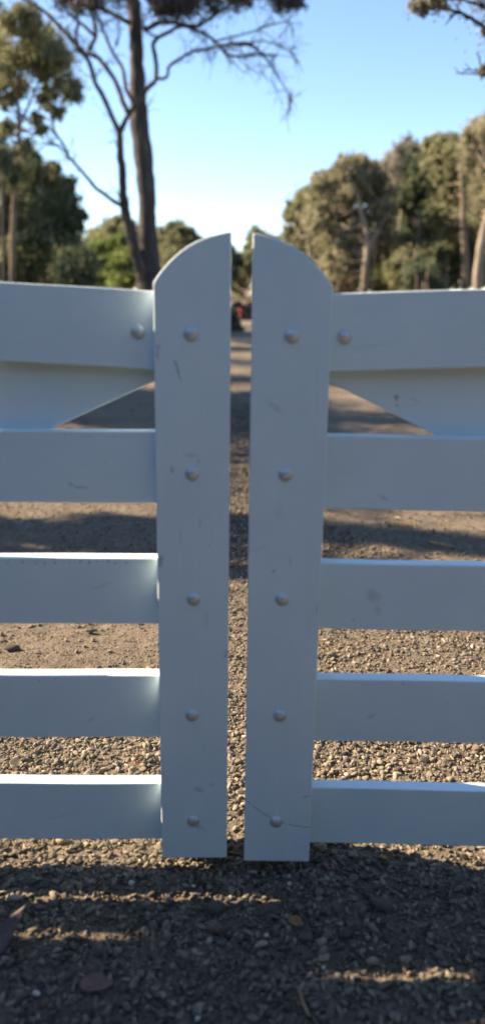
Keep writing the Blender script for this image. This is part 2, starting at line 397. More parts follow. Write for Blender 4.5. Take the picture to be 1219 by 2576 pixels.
CURVE = [(0, 0), (.07, .004), (.137, .02), (.25, .047), (.376, .092), (.47, .133), (.558, .182), (.64, .238), (.72, .304), (.79, .37), (.853, .437), (.91, .505), (.955, .565), (.985, .61), (1, .65)]
rust = (.34, .17, .07); dirt = (.20, .18, .17); brown = (.17, .10, .07); plum = (.30, .20, .24)
mk = []
rr = random.Random(3)
for x in (27, 60, 64, 92, 116, 141, 180, 205, 227, 248, 275, 290, 318): mk.append((x+rr.uniform(-3, 3), 1412+rr.uniform(0, 2), .0024, .0026, 0, rust, rr.choice((.9, .7, .45))))
for x in (101, 143, 198, 235, 349, 30, 400*.75): mk.append((x, 1705+rr.uniform(0, 2), .0022, .0020, 0, rust, rr.choice((.8, .5))))
for x in (165, 210, 222, 228, 290, 325): mk.append((x, 1094+rr.uniform(-1, 1), .0020, .0020, 0, rust, rr.choice((.7, .4))))
mk += [(449, 935, .0022, .017, -.28, brown, .75), (442, 912, .0016, .006, -.2, dirt, .5), (396, 885, .0028, .016, 0, dirt, .6), (398, 870, .006, .003, 0, dirt, .3),
       (404, 1410, .006, .013, .1, (.22, .19, .16), .65), (484, 1146, .016, .003, 0, dirt, .25), (434, 1182, .003, .008, -.5, dirt, .5), (498, 1160, .004, .006, .3, dirt, .3),
       (503, 1318, .002, .012, 0, dirt, .3), (454, 1350, .002, .02, 0, dirt, .25), (524, 1370, .0018, .0018, 0, dirt, .5), (205, 1225, .016, .004, .2, dirt, .45), (180, 1218, .005, .004, 0, dirt, .45),
       (568, 1648, .003, .010, .2, dirt, .5), (500, 1985, .014, .006, .3, dirt, .38), (530, 1975, .010, .003, 0, dirt, .3), (500, 2080, .02, .004, .4, dirt, .3),
       (232, 1806, .016, .004, -.5, dirt, .25), (260, 1470, .03, .004, -.4, dirt, .16), (150, 2050, .05, .004, -.3, dirt, .14), (520, 1560, .004, .02, .1, dirt, .15)]
make_gate(-1, 'white gate leaf with rust spots along its rails and a scratched post', ((582, 583), (570, 2158), (385.5, 741), (407.5, 2158)), CURVE,
          [(741, 938, .047), (1087, 1266, 0), (1404, 1569, 0), (1698, 1853, 0), (1968, 2108, 0)], ((383, 963), (130, 1079)),
          [(480, 840, 0), (483, 1191, 0), (487, 1506, 0), (483, 1798, 0), (486, 2064, 0), (349, 835, 1)], mk, None)
mk = [(998, 1004, .005, .006, -.5, brown, .7), (1003, 1024, .004, .004, 0, brown, .45), (690, 1025, .022, .007, .7, dirt, .22), (687, 1437, .0025, .003, 0, dirt, .7), (730, 1412, .002, .012, 0, dirt, .4),
      (935, 1497, .018, .013, .5, plum, .33), (946, 1530, .008, .012, 0, plum, .25), (887, 1557, .0035, .0035, 0, dirt, .5), (960, 1250, .011, .004, .5, dirt, .4), (930, 1800, .012, .003, -.4, dirt, .35),
      (1012, 1716, .004, .003, 0, dirt, .55), (1120, 1765, .002, .002, 0, dirt, .4), (768, 2004, .008, .004, -.3, dirt, .45), (795, 1532, .002, .006, 0, dirt, .5), (1048, 1010, .016, .003, .2, dirt, .2),
      (650, 1380, .02, .004, -.4, dirt, .13), (930, 870, .05, .004, -.1, dirt, .12), (700, 1290, .012, .02, 0, dirt, .10)]
make_gate(1, 'white gate leaf with a curved pencil line near its post foot', ((635.5, 586), (613, 2166), (836, 741), (776, 2166)), CURVE,
          [(747, 943, .044), (1096, 1279, 0), (1415, 1580, 0), (1706, 1861, 0), (1980, 2118, 0)], ((836, 966), (1085, 1091)),
          [(733, 845, 0), (717, 1193, 0), (709, 1507, 0), (703, 1799, 0), (694, 2066, 0), (864, 848, 1)], mk, (792, 1883, .187, 0, 1))

# ------------------------------------------------------------------ trees
def tube(V, F, pts, rad, sides=7, wob=.0, r=None, sub=4):
    P = np.array(pts, float); Rr = np.array(rad, float); n = len(P)
    if n > 2:
        Q, q = [], []
        for k in range(n-1):
            p0 = P[max(k-1, 0)]; p1 = P[k]; p2 = P[k+1]; p3 = P[min(k+2, n-1)]
            for s in range(sub):
                t = s/sub; Q.append(.5*((2*p1)+(-p0+p2)*t+(2*p0-5*p1+4*p2-p3)*t*t+(-p0+3*p1-3*p2+p3)*t**3)); q.append(Rr[k]*(1-t)+Rr[k+1]*t)
        Q.append(P[-1]); q.append(Rr[-1]); P = np.array(Q); Rr = np.array(q)
    if r is not None and wob: 
        P[1:-1] += r.normal(size=(len(P)-2, 3))*wob*Rr[1:-1, None]; Rr = Rr*(1+r.uniform(-.08, .08, len(Rr)))
    base = sum(len(v) for v in V); ang = np.arange(sides)*2*math.pi/sides
    T = np.gradient(P, axis=0); T /= np.linalg.norm(T, axis=1)[:, None]+1e-9
    ref = np.array([0, 1., 0]) if abs(T[0][1]) < .8 else np.array([1., 0, 0])
    A_ = np.cross(T, ref); A_ /= np.linalg.norm(A_, axis=1)[:, None]+1e-9; B_ = np.cross(T, A_)
    ring = P[:, None]+Rr[:, None, None]*(np.cos(ang)[None, :, None]*A_[:, None]+np.sin(ang)[None, :, None]*B_[:, None])
    V.append(ring.reshape(-1, 3)); m = len(P)
    i = (np.arange(m-1)[:, None]*sides+np.arange(sides)[None]).ravel(); j = (np.arange(m-1)[:, None]*sides+(np.arange(sides)[None]+1) % sides).ravel()
    F.append(np.stack([i, j, j+sides, i+sides], 1)+base)
    return P, Rr
def leaves(blobs, leaf, r, per=60, clump=.22, droop=.5):
    per = max(12, int(per*.9)); clump *= 1.5; leaf *= .72
    """blobs: (x, y, z, radius, density). Each is split into many small uneven clumps of narrow leaves."""
    VS, TS = [], []
    for (x, y, z, rad, den) in blobs:
        nc = max(3, int(44*den)); c = r.normal(size=(nc, 3)); c /= np.linalg.norm(c, axis=1)[:, None]
        c *= (r.random(nc)**.5)[:, None]*rad*r.uniform(.4, 1.8, nc)[:, None]; c[:, 2] *= .85; c += (x, y, z)
        ct = np.clip(r.normal(.5, .2, nc), 0, 1); cs = rad*clump*r.uniform(.3, 1.2, nc)
        k = np.repeat(np.arange(nc), per); n = len(k)
        p = c[k]+r.normal(size=(n, 3))*(cs[k]*np.where(r.random(n) < .2, 1.75, .92))[:, None]*(1, 1, .85)
        L = leaf*r.uniform(.6, 1.3, n)
        d = r.normal(size=(n, 3)); d[:, 2] -= droop*1.5; d /= np.linalg.norm(d, axis=1)[:, None]
        s = np.cross(d, r.normal(size=(n, 3))); s /= np.linalg.norm(s, axis=1)[:, None]+1e-9
        s *= (L*.34)[:, None]; d = d*L[:, None]
        VS.append(np.stack([p, p+d*.45+s, p+d, p+d*.45-s], 1).reshape(-1, 3)); TS.append(np.repeat(np.clip(ct[k]+r.normal(0, .09, n), 0, 1), 4))
    V = np.concatenate(VS); return V, np.arange(len(V)).reshape(-1, 4), np.concatenate(TS)
def tree(name, label, cat, base, limbs, blobs, bark, leafmat, leaf=.2, per=60, clump=.22, seed=1, group=None, twig=0, auto=True, droop=.5, tw_len=1.0):
    """limbs: list of (points, radii) in world space; blobs in world space"""
    r = np.random.default_rng(seed); b = np.array(base, float); b[2] = float(ground_z(b[0], b[1]))-.05
    root = empty(name, tuple(b), label, cat, group); V, F = [], []; tips = []; spine = []
    for k, (pts, rad) in enumerate(limbs):
        P, Rr = tube(V, F, np.array(pts)-b, rad, 9 if k == 0 else 7, .035 if k == 0 else .1, r)
        tips.append(P[-1]); spine += [(p, q) for p, q in zip(P, Rr)]
        if twig:
            for _ in range(int(twig*len(P)/6)+1):
                i = r.integers(len(P)//2, len(P)); p = P[i]; d = P[min(i+1, len(P)-1)]-P[max(i-1, 0)]; d = d/(np.linalg.norm(d)+1e-9)+r.normal(size=3)*.75
                d /= np.linalg.norm(d); l = tw_len*r.uniform(.3, 1.1); m = p+d*l*.5+r.normal(size=3)*.08*l; e = p+d*l+r.normal(size=3)*.2*l
                tube(V, F, [p, m, e], [min(Rr[i]*.4, .018), .009, .004], 4)
                for _ in range(3): 
                    f = m+(e-m)*r.random(); tube(V, F, [f, f+(d+r.normal(size=3)*.8)*l*.35], [.006, .003], 3)
    if auto and blobs:
        S_ = np.array([p for p, q in spine]); Q_ = np.array([q for p, q in spine])
        for (x, y, z, rad, den) in blobs:
            c = np.array((x, y, z))-b
            low = S_[:, 2] < c[2]-.3*rad; d = np.linalg.norm(S_-c, axis=1)+(~low)*50
            i = int(np.argmin(d)); p = S_[i]; q = min(Q_[i]*.55, .12)
            mid = p*.45+c*.55; mid[2] -= .12*np.linalg.norm(c-p)
            tube(V, F, [p, mid, c, c+(c-mid)*.35], [q, q*.6, q*.35, q*.12], 6, .3, r)
            for _ in range(4):
                e = c+r.normal(size=3)*rad*.55; e[2] += rad*.15; tube(V, F, [c*.6+mid*.4, (c+e)/2+r.normal(size=3)*.05*rad, e], [q*.4, q*.25, q*.08], 4)
    me = np_mesh('trunk', np.concatenate(V), np.concatenate(F)); link('trunk', me, bark, root, True)
    if blobs:
        LV, LF, LT = leaves([(x-b[0], y-b[1], z-b[2], rad, den) for (x, y, z, rad, den) in blobs], leaf, r, per, clump, droop)
        link('crown', np_mesh('crown', LV, LF, {'tint': LT}), leafmat, root)
    return root
def pxl(pts, Y0, dy=0, conv=None):
    n = len(pts); out = []
    for k, (x, y) in enumerate(pts):
        if conv: x, y = conv(x, y)
        out.append(at(x, y, Y0+dy*(k/max(n-1, 1))**1.2))
    return out
def pr(widths, Y0): return [q*Y0/FPX/2*.99 for q in widths]
def pb(blobs, Y0, dep=1.0, seed=0):
    r = random.Random(seed); out = []
    for (x, y, rad, den) in blobs:
        Yb = Y0+r.uniform(-1, 1)*dep; p = at(x, y, Yb); out.append((*p, rad*Yb/FPX, den))
    return out
z1 = lambda x, y: (x*.5241, y*.5241)
z2 = lambda x, y: (575+x*.5283, y*.5283)
G = 'trees beside the road'

# the big bare limbed tree on the left
Y0 = 20.0; g0 = at(388, 840, Y0)
limbs = [([(g0[0]+.12, Y0, -.1)]+pxl([(735, 1400), (716, 1290), (710, 1180), (708, 1040), (703, 900), (688, 740), (670, 600), (664, 450), (658, 300), (652, 150), (640, 0), (628, -220), (640, -500), (620, -800)], Y0, .3, z1),
          pr([92, 80, 62, 50, 44, 43, 46, 44, 39, 34, 33, 32, 28, 20, 12], Y0))]
def lb(pts, w0, w1, dy, y0=Y0-.15, conv=z1):
    n = len(pts); limbs.append((pxl(pts, y0, dy, conv), pr([w0+(w1-w0)*k/(n-1) for k in range(n)], y0)))
lb([(700, 1340), (655, 1230), (625, 1110), (600, 1000), (592, 900), (580, 760), (575, 640)], 30, 15, -.8)
y1 = Y0-.95
lb([(575, 640), (530, 540), (490, 450), (455, 390), (425, 290), (380, 235)], 13, 10, -.6, y1)
lb([(380, 235), (365, 160), (375, 110), (330, 60), (290, 0), (240, -120)], 9, 4, -.4, y1-.6)
lb([(400, 250), (330, 170), (270, 110), (210, 50), (150, 15), (60, -40)], 12, 5, .6, y1-.6)
lb([(575, 640), (620, 545), (700, 430), (748, 380), (748, 290), (735, 215), (760, 180), (800, 160), (870, 125), (940, 145), (1010, 180), (1060, 230), (1110, 268), (1220, 262), (1330, 265)], 13, 4, -1.2, y1)
lb([(748, 375), (798, 372), (812, 320), (860, 285), (920, 250), (1000, 235), (1080, 215), (1200, 215)], 8, 6, -.8, y1-.5)
lb([(0, 212), (90, 205), (150, 250), (200, 310), (250, 390), (285, 445), (305, 475)], 7, 2, -.4, y1-1.3, z2)
lb([(90, 205), (160, 195), (220, 210), (275, 240), (330, 262)], 4, 2, .3, y1-1.4, z2)
lb([(-60, 195), (0, 180), (100, 155), (200, 120), (280, 100)], 5, 3, .4, y1-1.2, z2)
lb([(612, 540), (580, 460), (555, 390), (500, 310), (460, 270), (400, 255)], 13, 10, .4, y1-.15)
lb([(430, 240), (458, 170), (452, 100), (432, 40), (440, -60)], 11, 6, .4, y1-.2)
lb([(640, 490), (603, 420), (590, 330), (540, 250), (490, 130), (460, 60), (468, -60)], 11, 5, .5, y1+.5)
lb([(600, 1000), (540, 960), (460, 900), (400, 830), (330, 750), (310, 700), (262, 625), (250, 520)], 11, 4, -1.5, y1+.3)
lb([(330, 740), (290, 710), (235, 680)], 6, 4, -.3, y1-1)
lb([(620, 110), (560, 75), (480, 40), (350, 0), (200, -60)], 12, 6, .8)
lb([(690, 145), (760, 110), (850, 110), (940, 125), (1030, 75), (1130, 0), (1250, -80)], 12, 4, -.8)
lb([(458, 175), (400, 120), (360, 90), (310, 30), (300, -60)], 8, 4, .3, y1-.3)
lb([(760, 180), (700, 150), (690, 100)], 6, 4, .2, y1-.5)
lb([(560, 220), (575, 150), (560, 90)], 5, 3, .2, y1+.3)
bl = pb([(410, 15, 26, .9), (445, 5, 30, .9), (480, -12, 38, 1), (400, -20, 34, .8), (520, -30, 40, 1), (590, -18, 26, .8), (622, -5, 18, .5), (722, -5, 22, .9), (700, -22, 26, .9), (742, 6, 14, .5), (170, -10, 30, .6), (240, 5, 28, .5), (200, 20, 16, .25), (290, -20, 36, .6), (545, 22, 9, .15),
         (350, -90, 60, 1), (480, -110, 70, 1), (250, -120, 70, 1), (600, -120, 60, 1), (380, -220, 80, 1), (520, -260, 80, 1), (250, -260, 70, 1), (120, -90, 50, .6), (400, -360, 80, 1), (300, -330, 60, 1)], Y0-.6, 1.0, 4)
bl = [(*q[:4], q[4]*.55) for q in bl]
tree('gum_tree', 'tallest dark trunked gum tree with many crooked bare branches rising behind the gates', 'tree', (g0[0], Y0, 0), limbs, bl, BARK_D, LEAF_NEEDLE, .09, 75, .3, 21, G, twig=3, tw_len=.55)

def loosen(blobs, seed):          # break each lobe into several smaller, scattered ones
    r = random.Random(seed*7+1); out = []
    for (x, y, rad, den) in blobs:
        out.append((x, y, rad*.9, den*.72))
        for _ in range(3):
            a = r.uniform(0, 6.28); d = rad*r.uniform(.5, 1.05); out.append((x+d*math.cos(a), y+d*math.sin(a)*.9, rad*r.uniform(.22, .5), den*r.uniform(.2, .45)))
    return out
def simple(label, trunk, tw, blobs, Y0, bark, leafm, leaf=.2, per=60, dep=1.2, seed=1, extra=(), name='gum_tree', cat='tree', **kw):
    b = at(*trunk[0], Y0); base = (b[0], Y0, 0)
    lm = [([(b[0], Y0, float(ground_z(b[0], Y0))-.1)]+pxl(trunk, Y0, .3), pr([tw[0]*1.15]+[tw[0]+(tw[1]-tw[0])*k/max(1, len(trunk)-1) for k in range(len(trunk))], Y0))]
    for (pts, w0, w1, dy) in extra: lm.append((pxl(pts, Y0, dy), pr([w0+(w1-w0)*k/(len(pts)-1) for k in range(len(pts))], Y0)))
    return tree(name, label, cat, base, lm, pb(loosen(blobs, seed), Y0+(dep*.8+.9 if trunk[0][0] > 600 else .3), dep, seed), bark, leafm, leaf, per, seed=seed, group=G, **kw)

# left side
simple('slender tall gum tree with airy olive crown at the left edge of the picture', [(34, 738), (33, 640), (34, 560), (38, 480), (45, 400), (48, 320), (46, 240), (56, 150), (70, 60)], (16, 5),
       [(20, 45, 32, .55), (60, 30, 26, .4), (78, 75, 40, .9), (112, 100, 38, .9), (135, 130, 32, .9), (55, 140, 38, .8), (105, 165, 38, .9), (150, 185, 32, .8), (175, 220, 28, .8), (190, 235, 16, .5), (165, 150, 22, .5), (18, 165, 34, .6), (50, 215, 28, .4), (10, 255, 22, .4), (120, 235, 26, .5), (135, 275, 18, .5), (15, 315, 20, .35), (88, 300, 16, .25), (104, 325, 12, .3), (60, 375, 20, .3), (-30, 100, 45, .8), (-40, 210, 50, .8)], 24, BARK_B, LEAF_OLIVE, .13, 42, 1.5, 31, clump=.25,
       extra=[([(45, 330), (75, 260), (105, 190), (130, 140)], 7, 3, -.6), ([(135, 300), (122, 240), (108, 190)], 4, 3, .2)], twig=1)
simple('thin dark gum tree at the far left standing inside the dense dark trees', [(12, 740), (10, 600), (8, 480), (9, 340)], (10, 6), [(0, 400, 30, .7), (-20, 360, 40, .8), (20, 440, 25, .6)], 23, BARK_D, LEAF_DARK, .13, 60, 1, 32)
simple('dense dark green bushy tree behind the first gate rail at the left', [(75, 740), (78, 640), (80, 540)], (18, 8),
       [(35, 405, 36, .8), (72, 395, 34, .7), (25, 460, 42, 1), (80, 450, 42, 1.1), (115, 445, 34, 1), (148, 478, 32, 1), (60, 520, 50, 1.2), (120, 520, 46, 1.1), (172, 520, 26, .9), (188, 545, 18, .7), (40, 590, 60, 1.2), (105, 590, 50, 1.2), (150, 570, 36, 1), (30, 670, 60, 1.3), (100, 670, 60, 1.3), (160, 640, 45, 1.2), (165, 480, 20, .6), (195, 565, 12, .5)], 27, BARK_D, LEAF_DARK, .15, 95, 1.8, 33)
simple('sunlit yellow green sapling growing in front of the dense dark trees', [(55, 740), (60, 650), (55, 560)], (9, 4), [(20, 500, 26, .5), (95, 540, 25, .4), (55, 600, 28, .5), (120, 600, 25, .4), (30, 640, 30, .5), (80, 690, 30, .5), (10, 560, 24, .5), (150, 700, 24, .4), (62, 430, 24, .35), (130, 430, 22, .35)], 25.5, BARK_B, LEAF_OLIVE, .13, 55, 1, 34)
simple('rounded very dark shrub between the dark bushy tree and the pale bushes', [(200, 745), (200, 690)], (12, 6), [(200, 665, 36, 1.6), (188, 700, 38, 1.6), (215, 695, 26, 1.4), (180, 650, 26, 1.2), (212, 655, 22, 1.2)], 24, BARK_D, LEAF_DARK, .12, 110, .4, 35, name='shrub', cat='shrub')
simple('pale olive tree rising behind the bright green bush left of the big trunk', [(285, 738), (285, 640)], (9, 5), [(262, 592, 26, 1), (290, 572, 22, 1), (245, 610, 18, .8), (310, 590, 25, 1), (335, 600, 20, .8), (280, 620, 35, 1), (325, 565, 12, .3)], 42, BARK_B, LEAF_OLIVE, .22, 80, 1.5, 36)
simple('bright green leafy bush left of the big dark trunk', [(290, 742), (290, 690)], (10, 6), [(255, 640, 20, 1), (280, 625, 26, 1.1), (312, 622, 24, 1.1), (335, 640, 24, 1), (270, 665, 30, 1.1), (310, 660, 32, 1.1), (260, 705, 32, 1.1), (305, 705, 34, 1.1), (345, 700, 28, 1.1), (370, 680, 22, .9)], 32, BARK_B, LEAF_GREEN, .17, 80, 1.2, 37, name='bush', cat='bush')
simple('small crowned olive tree right of the big dark trunk', [(440, 740), (440, 650)], (9, 5), [(438, 577, 18, .8), (455, 590, 22, .8), (415, 598, 22, .7), (480, 605, 20, .7), (405, 640, 34, 1), (450, 635, 34, 1), (495, 625, 22, .8), (400, 690, 36, 1), (460, 690, 44, 1)], 46, BARK_B, LEAF_OLIVE, .25, 75, 1.5, 38)
simple('round olive tree hidden mostly behind the arched gate tops', [(535, 740), (535, 680)], (9, 5), [(515, 640, 30, 1), (545, 650, 34, 1), (580, 655, 20, .8), (560, 700, 34, 1), (520, 700, 34, 1)], 50, BARK_B, LEAF_DARK, .25, 70, 1.5, 39)
simple('tan green tree seen through the gap between the gates', [(640, 740), (640, 670)], (9, 5), [(640, 598, 20, 1), (655, 620, 32, 1), (632, 622, 14, .9), (622, 655, 20, 1), (650, 670, 40, 1), (612, 690, 22, 1), (600, 712, 24, 1), (690, 640, 32, 1), (700, 690, 40, 1)], 54, BARK_B, LEAF_OLIVE, .25, 80, 1.5, 40)
simple('dark small bush at the end of the road seen through the gap', [(597, 742), (597, 715)], (6, 4), [(592, 645, 9, .6), (596, 665, 16, .9), (590, 700, 20, 1), (605, 725, 14, .9)], 58, BARK_D, LEAF_DARK, .22, 60, .8, 41, name='bush', cat='bush')

# right side tree line
simple('light green tree lowest and leftmost of the tree line right of the gates', [(780, 740), (778, 640), (770, 560)], (10, 5), [(738, 525, 17, .7), (722, 545, 11, .35), (760, 500, 20, .9), (782, 492, 18, .8), (760, 545, 28, .9), (745, 590, 24, .8), (790, 545, 36, 1), (735, 610, 20, .8), (770, 600, 38, 1), (800, 620, 40, 1), (810, 680, 44, 1), (750, 650, 36, .9), (725, 580, 10, .3)], 44, BARK_P, LEAF_OLIVE, .24, 80, 1.6, 42)
simple('broad brown grey gum tree with a pale forked trunk right of the gates', [(914, 740), (919, 680), (922, 620), (920, 575), (908, 535), (895, 480)], (21, 7), [(812, 462, 20, .9), (838, 450, 24, 1), (868, 425, 26, 1), (892, 412, 22, 1), (918, 430, 24, 1), (945, 440, 20, .9), (828, 500, 34, 1), (870, 480, 40, 1), (915, 480, 38, 1), (825, 560, 40, 1), (875, 550, 40, 1), (840, 610, 40, 1), (950, 490, 28, .9), (870, 620, 30, .8), (960, 530, 24, .6), (900, 570, 26, .6), (845, 665, 34, .8), (965, 600, 30, .7), (888, 670, 20, .5), (795, 450, 9, .3)], 37, BARK_P, LEAF_TAN, .2, 90, 1.6, 43,
       extra=[([(922, 640), (938, 600), (960, 560), (985, 530)], 9, 4, .4), ([(935, 740), (940, 660), (943, 610), (955, 580)], 7, 4, .2)])
simple('grey purple crowned gum tree behind the broad brown grey one', [(1003, 740), (1000, 640), (1008, 540), (1015, 450)], (11, 5), [(990, 400, 24, 1), (1020, 378, 25, 1), (1045, 388, 22, 1), (975, 425, 22, .7), (1005, 430, 34, 1), (1045, 430, 32, 1), (1060, 465, 30, 1), (1000, 480, 36, 1), (1035, 500, 36, 1), (975, 410, 10, .3)], 42, BARK_P, LEAF_GREY, .23, 85, 1.6, 44)
simple('dark green tree filling the middle of the right tree line', [(1060, 740), (1055, 640), (1052, 560)], (13, 6), [(1050, 420, 28, 1), (1085, 440, 30, 1), (1040, 470, 34, 1), (1090, 490, 32, 1), (1060, 520, 34, 1), (1110, 530, 24, .8), (1020, 520, 24, .9), (1030, 580, 30, .8), (1075, 580, 30, .8)], 40.5, BARK_D, LEAF_DARK, .22, 85, 1.2, 45)
simple('green gum tree with a tall straight tan trunk near the right edge', [(1168, 740), (1166, 640), (1163, 540), (1160, 440), (1155, 400)], (20, 8), [(1092, 368, 20, 1), (1115, 362, 20, 1), (1140, 372, 22, 1), (1105, 400, 28, 1), (1145, 410, 26, .9), (1120, 440, 26, .8), (1185, 430, 30, .9), (1135, 490, 26, .6), (1190, 500, 32, .8), (1095, 545, 34, .8), (1200, 570, 32, .8), (1130, 570, 30, .7), (1175, 385, 24, .9)], 36, BARK_B, LEAF_OLIVE, .2, 85, 1.4, 46)
simple('tall tan crowned gum tree with pale leaning trunk at the right edge of the picture', [(1198, 740), (1203, 660), (1213, 590), (1232, 520), (1245, 440)], (25, 12), [(1190, 345, 24, .9), (1212, 330, 26, 1), (1240, 320, 36, 1), (1200, 385, 32, 1), (1235, 400, 40, 1), (1215, 450, 34, .9), (1270, 360, 50, 1), (1260, 480, 45, 1), (1210, 520, 24, .6), (1300, 430, 60, 1), (1290, 560, 50, 1)], 31, BARK_P, LEAF_TAN, .17, 90, 1.4, 47)
for k, (lab, x, y, rad, Yb, lm) in enumerate([
        ('low tan undergrowth shrub just right of the right arched gate post', 850, 660, 34, 39, LEAF_TAN), ('low olive shrub left of the pale forked trunk', 872, 690, 26, 39, LEAF_TAN),
        ('low yellow green shrub right of the pale forked trunk', 985, 690, 38, 39.5, LEAF_GREEN), ('middle olive shrub below the dark green tree', 1030, 660, 40, 34, LEAF_OLIVE),
        ('dark shrub below the dark green tree in the tree line', 1062, 700, 34, 33, LEAF_DARK), ('bright olive shrub left of the straight tan trunk', 1112, 670, 36, 38.5, LEAF_OLIVE),
        ('tan shrub between the two rightmost trunks', 1190, 680, 30, 38.5, LEAF_TAN), ('dark green shrub right of the straight tan trunk', 1192, 620, 30, 38, LEAF_DARK), ('tall green shrub under the grey crowned tree', 985, 620, 38, 38, LEAF_OLIVE)]):
    r = random.Random(k); bs = [(x, y, rad, 1.1)]+[(x+r.uniform(-1, 1)*rad, y+r.uniform(-.6, 1.0)*rad, rad*r.uniform(.45, .75), .8) for _ in range(6)]
    simple(lab, [(x, 742), (x+3, y+rad*.3)], (8, 4), bs, Yb, BARK_P if k % 2 else BARK_B, lm, .17, 60, 1.0, 60+k, name='shrub', cat='shrub',
           extra=[([(x+14, 742), (x+10, y), (x+16, y-rad*.8)], 5, 3, .2), ([(x-16, 742), (x-15, y), (x-22, y-rad*.6)], 4, 2, .2)])
for k, (lab, x, y, rad, lm) in enumerate([('slim pale stemmed gum tree behind the broad brown grey gum tree', 862, 600, 34, LEAF_OLIVE), ('pale stemmed gum tree behind the grey purple crowned tree', 1010, 560, 48, LEAF_TAN),
        ('distant grey green tree behind the straight tan trunk', 1120, 500, 60, LEAF_GREY), ('distant olive tree left of the broad brown grey gum tree', 755, 640, 36, LEAF_GREEN),
        ('distant dull green tree behind the bright green bush', 225, 640, 40, LEAF_OLIVE), ('distant dull green tree behind the dense dark trees', 110, 560, 70, LEAF_DARK),
        ('distant tree behind the rightmost gum tree', 1205, 610, 62, LEAF_OLIVE), ('distant olive tree behind the pale forked trunk', 935, 620, 60, LEAF_OLIVE), ('distant tan tree behind the dark green tree', 1055, 640, 60, LEAF_TAN), ('distant olive tree just right of the arched gate post', 840, 670, 46, LEAF_OLIVE), ('distant olive tree behind the big dark trunk', 375, 650, 36, LEAF_OLIVE)]):
    r = random.Random(k+50); bs = [(x, y, rad, 1.1)]+[(x+r.uniform(-1, 1)*rad, y+r.uniform(-.3, 1.3)*rad, rad*r.uniform(.5, .8), .9) for _ in range(7)]
    simple(lab, [(x, 742), (x+4, y+rad*.2)], (7, 4), bs, 56+3*k % 9, BARK_P, lm, .3, 65, 2.0, 80+k)

# near tree at the right whose branch tips hang into the picture
yb = 9.0
tree('gum_tree', 'gum tree outside the right edge whose branch tips hang into the top right corner', 'tree', (4.9, yb+.6, 0),
     [([(4.9, yb+.6, -.1), (4.8, yb+.6, 1.5), (4.6, yb+.5, 3.2), (4.5, yb+.4, 5.0), (4.6, yb+.3, 7)], [.2, .17, .14, .11, .05]),
      ([(4.65, yb+.5, 2.9)]+pxl([(1400, 190), (1300, 120), (1219, 70), (1190, 50), (1160, 34), (1128, 24), (1110, 12), (1095, -25)], yb), [.05, .04, .03]+pr([9, 8, 7, 6, 5, 3], yb)),
      ([(4.55, yb+.4, 4.0)]+pxl([(1400, 90), (1300, 50), (1219, 20), (1190, 8), (1160, -2), (1120, -30)], yb), [.045, .036, .026]+pr([8, 6, 5, 3], yb)),
      ([(4.62, yb+.5, 2.6)]+pxl([(1420, 280), (1300, 200), (1235, 178), (1218, 176)], yb), [.03, .024, .015]+pr([3, 2], yb))],
     pb([(1072, 2, 17, .5), (1056, 16, 13, .35), (1095, -8, 18, .5), (1050, 5, 9, .25), (1216, 178, 8, .45), (1222, 80, 9, .15), (1290, 60, 40, .7), (1330, 150, 40, .6), (1260, -30, 50, .8), (1150, -60, 50, .8), (1400, 0, 90, 1)], yb, .2, 9),
     BARK_D, LEAF_GREY, .045, 60, .3, 90, G, twig=2, auto=False, tw_len=.22)

# trees along the left verge, outside the picture, that throw the long shadows over the road
def shadow_tree(label, yr, L, rad, h, blobs, seed, leafm=LEAF_OLIVE, twin=None, leaf=.11, per=55):
    zf = math.tan(R(SUN_EL))/.445; h *= zf; blobs = [(a, b, c*zf, q, d) for (a, b, c, q, d) in blobs]
    x = -L; y = yr+L*math.tan(R(SUN_AZ)); r = random.Random(seed)
    lm = [([(x, y, -.1), (x+.03, y, h*.3), (x-.05, y+.04, h*.6), (x, y, h)], [rad*1.15, rad, rad*.8, rad*.4])]
    if twin: lm.append(([(x, y, .3), (x+.5, y+twin*.5, h*.35), (x+.7, y+twin, h*.8)], [rad*.7, rad*.55, rad*.3]))
    bs = [(x+a, y+b, c, q, d) for (a, b, c, q, d) in blobs]
    return tree('gum_tree', label, 'tree', (x, y, 0), lm, bs, BARK_B, leafm, leaf, per, .25, seed, G, twig=1)
T = math.tan(R(SUN_EL))
cc = lambda c, z: (-8.0, c+8*math.tan(R(SUN_AZ)), z)     # a point of this tree, by where its shadow meets x = 0
tree('gum_tree', 'unseen gum tree added left of the road to break the light stripes, level with the gates', 'tree', cc(1.0, 0),  # added tree, trunk and limbs shaped to cut the sun stripes on the gravel
     [([cc(1.0, -.1), cc(.98, 3), cc(1.0, 5), cc(1.03, 7), cc(1.0, 9.5)], [.24, .2, .18, .16, .06]),
      ([cc(1.02, 4.72), cc(1.12, 5.02), cc(1.20, 5.24), cc(1.285, 5.47)], [.08, .075, .075, .05]),
      ([cc(1.05, 5.1), cc(1.14, 5.40), cc(1.22, 5.62), cc(1.28, 5.80)], [.07, .06, .06, .04]),
      ([cc(1.0, 3.6), cc(1.5, 4.2), cc(1.9, 4.6)], [.03, .02, .01]),
      ([cc(1.19, 5.22), cc(1.25, 5.25), cc(1.31, 5.25), cc(1.365, 5.40)], [.05, .05, .06, .04])],
     [(-8, c_+1.99, z_, .8, 1) for c_, z_ in ((.4, 9.3), (1.1, 10), (1.7, 9.4))], BARK_B, LEAF_OLIVE, .11, 55, .25, 100, G, auto=False)
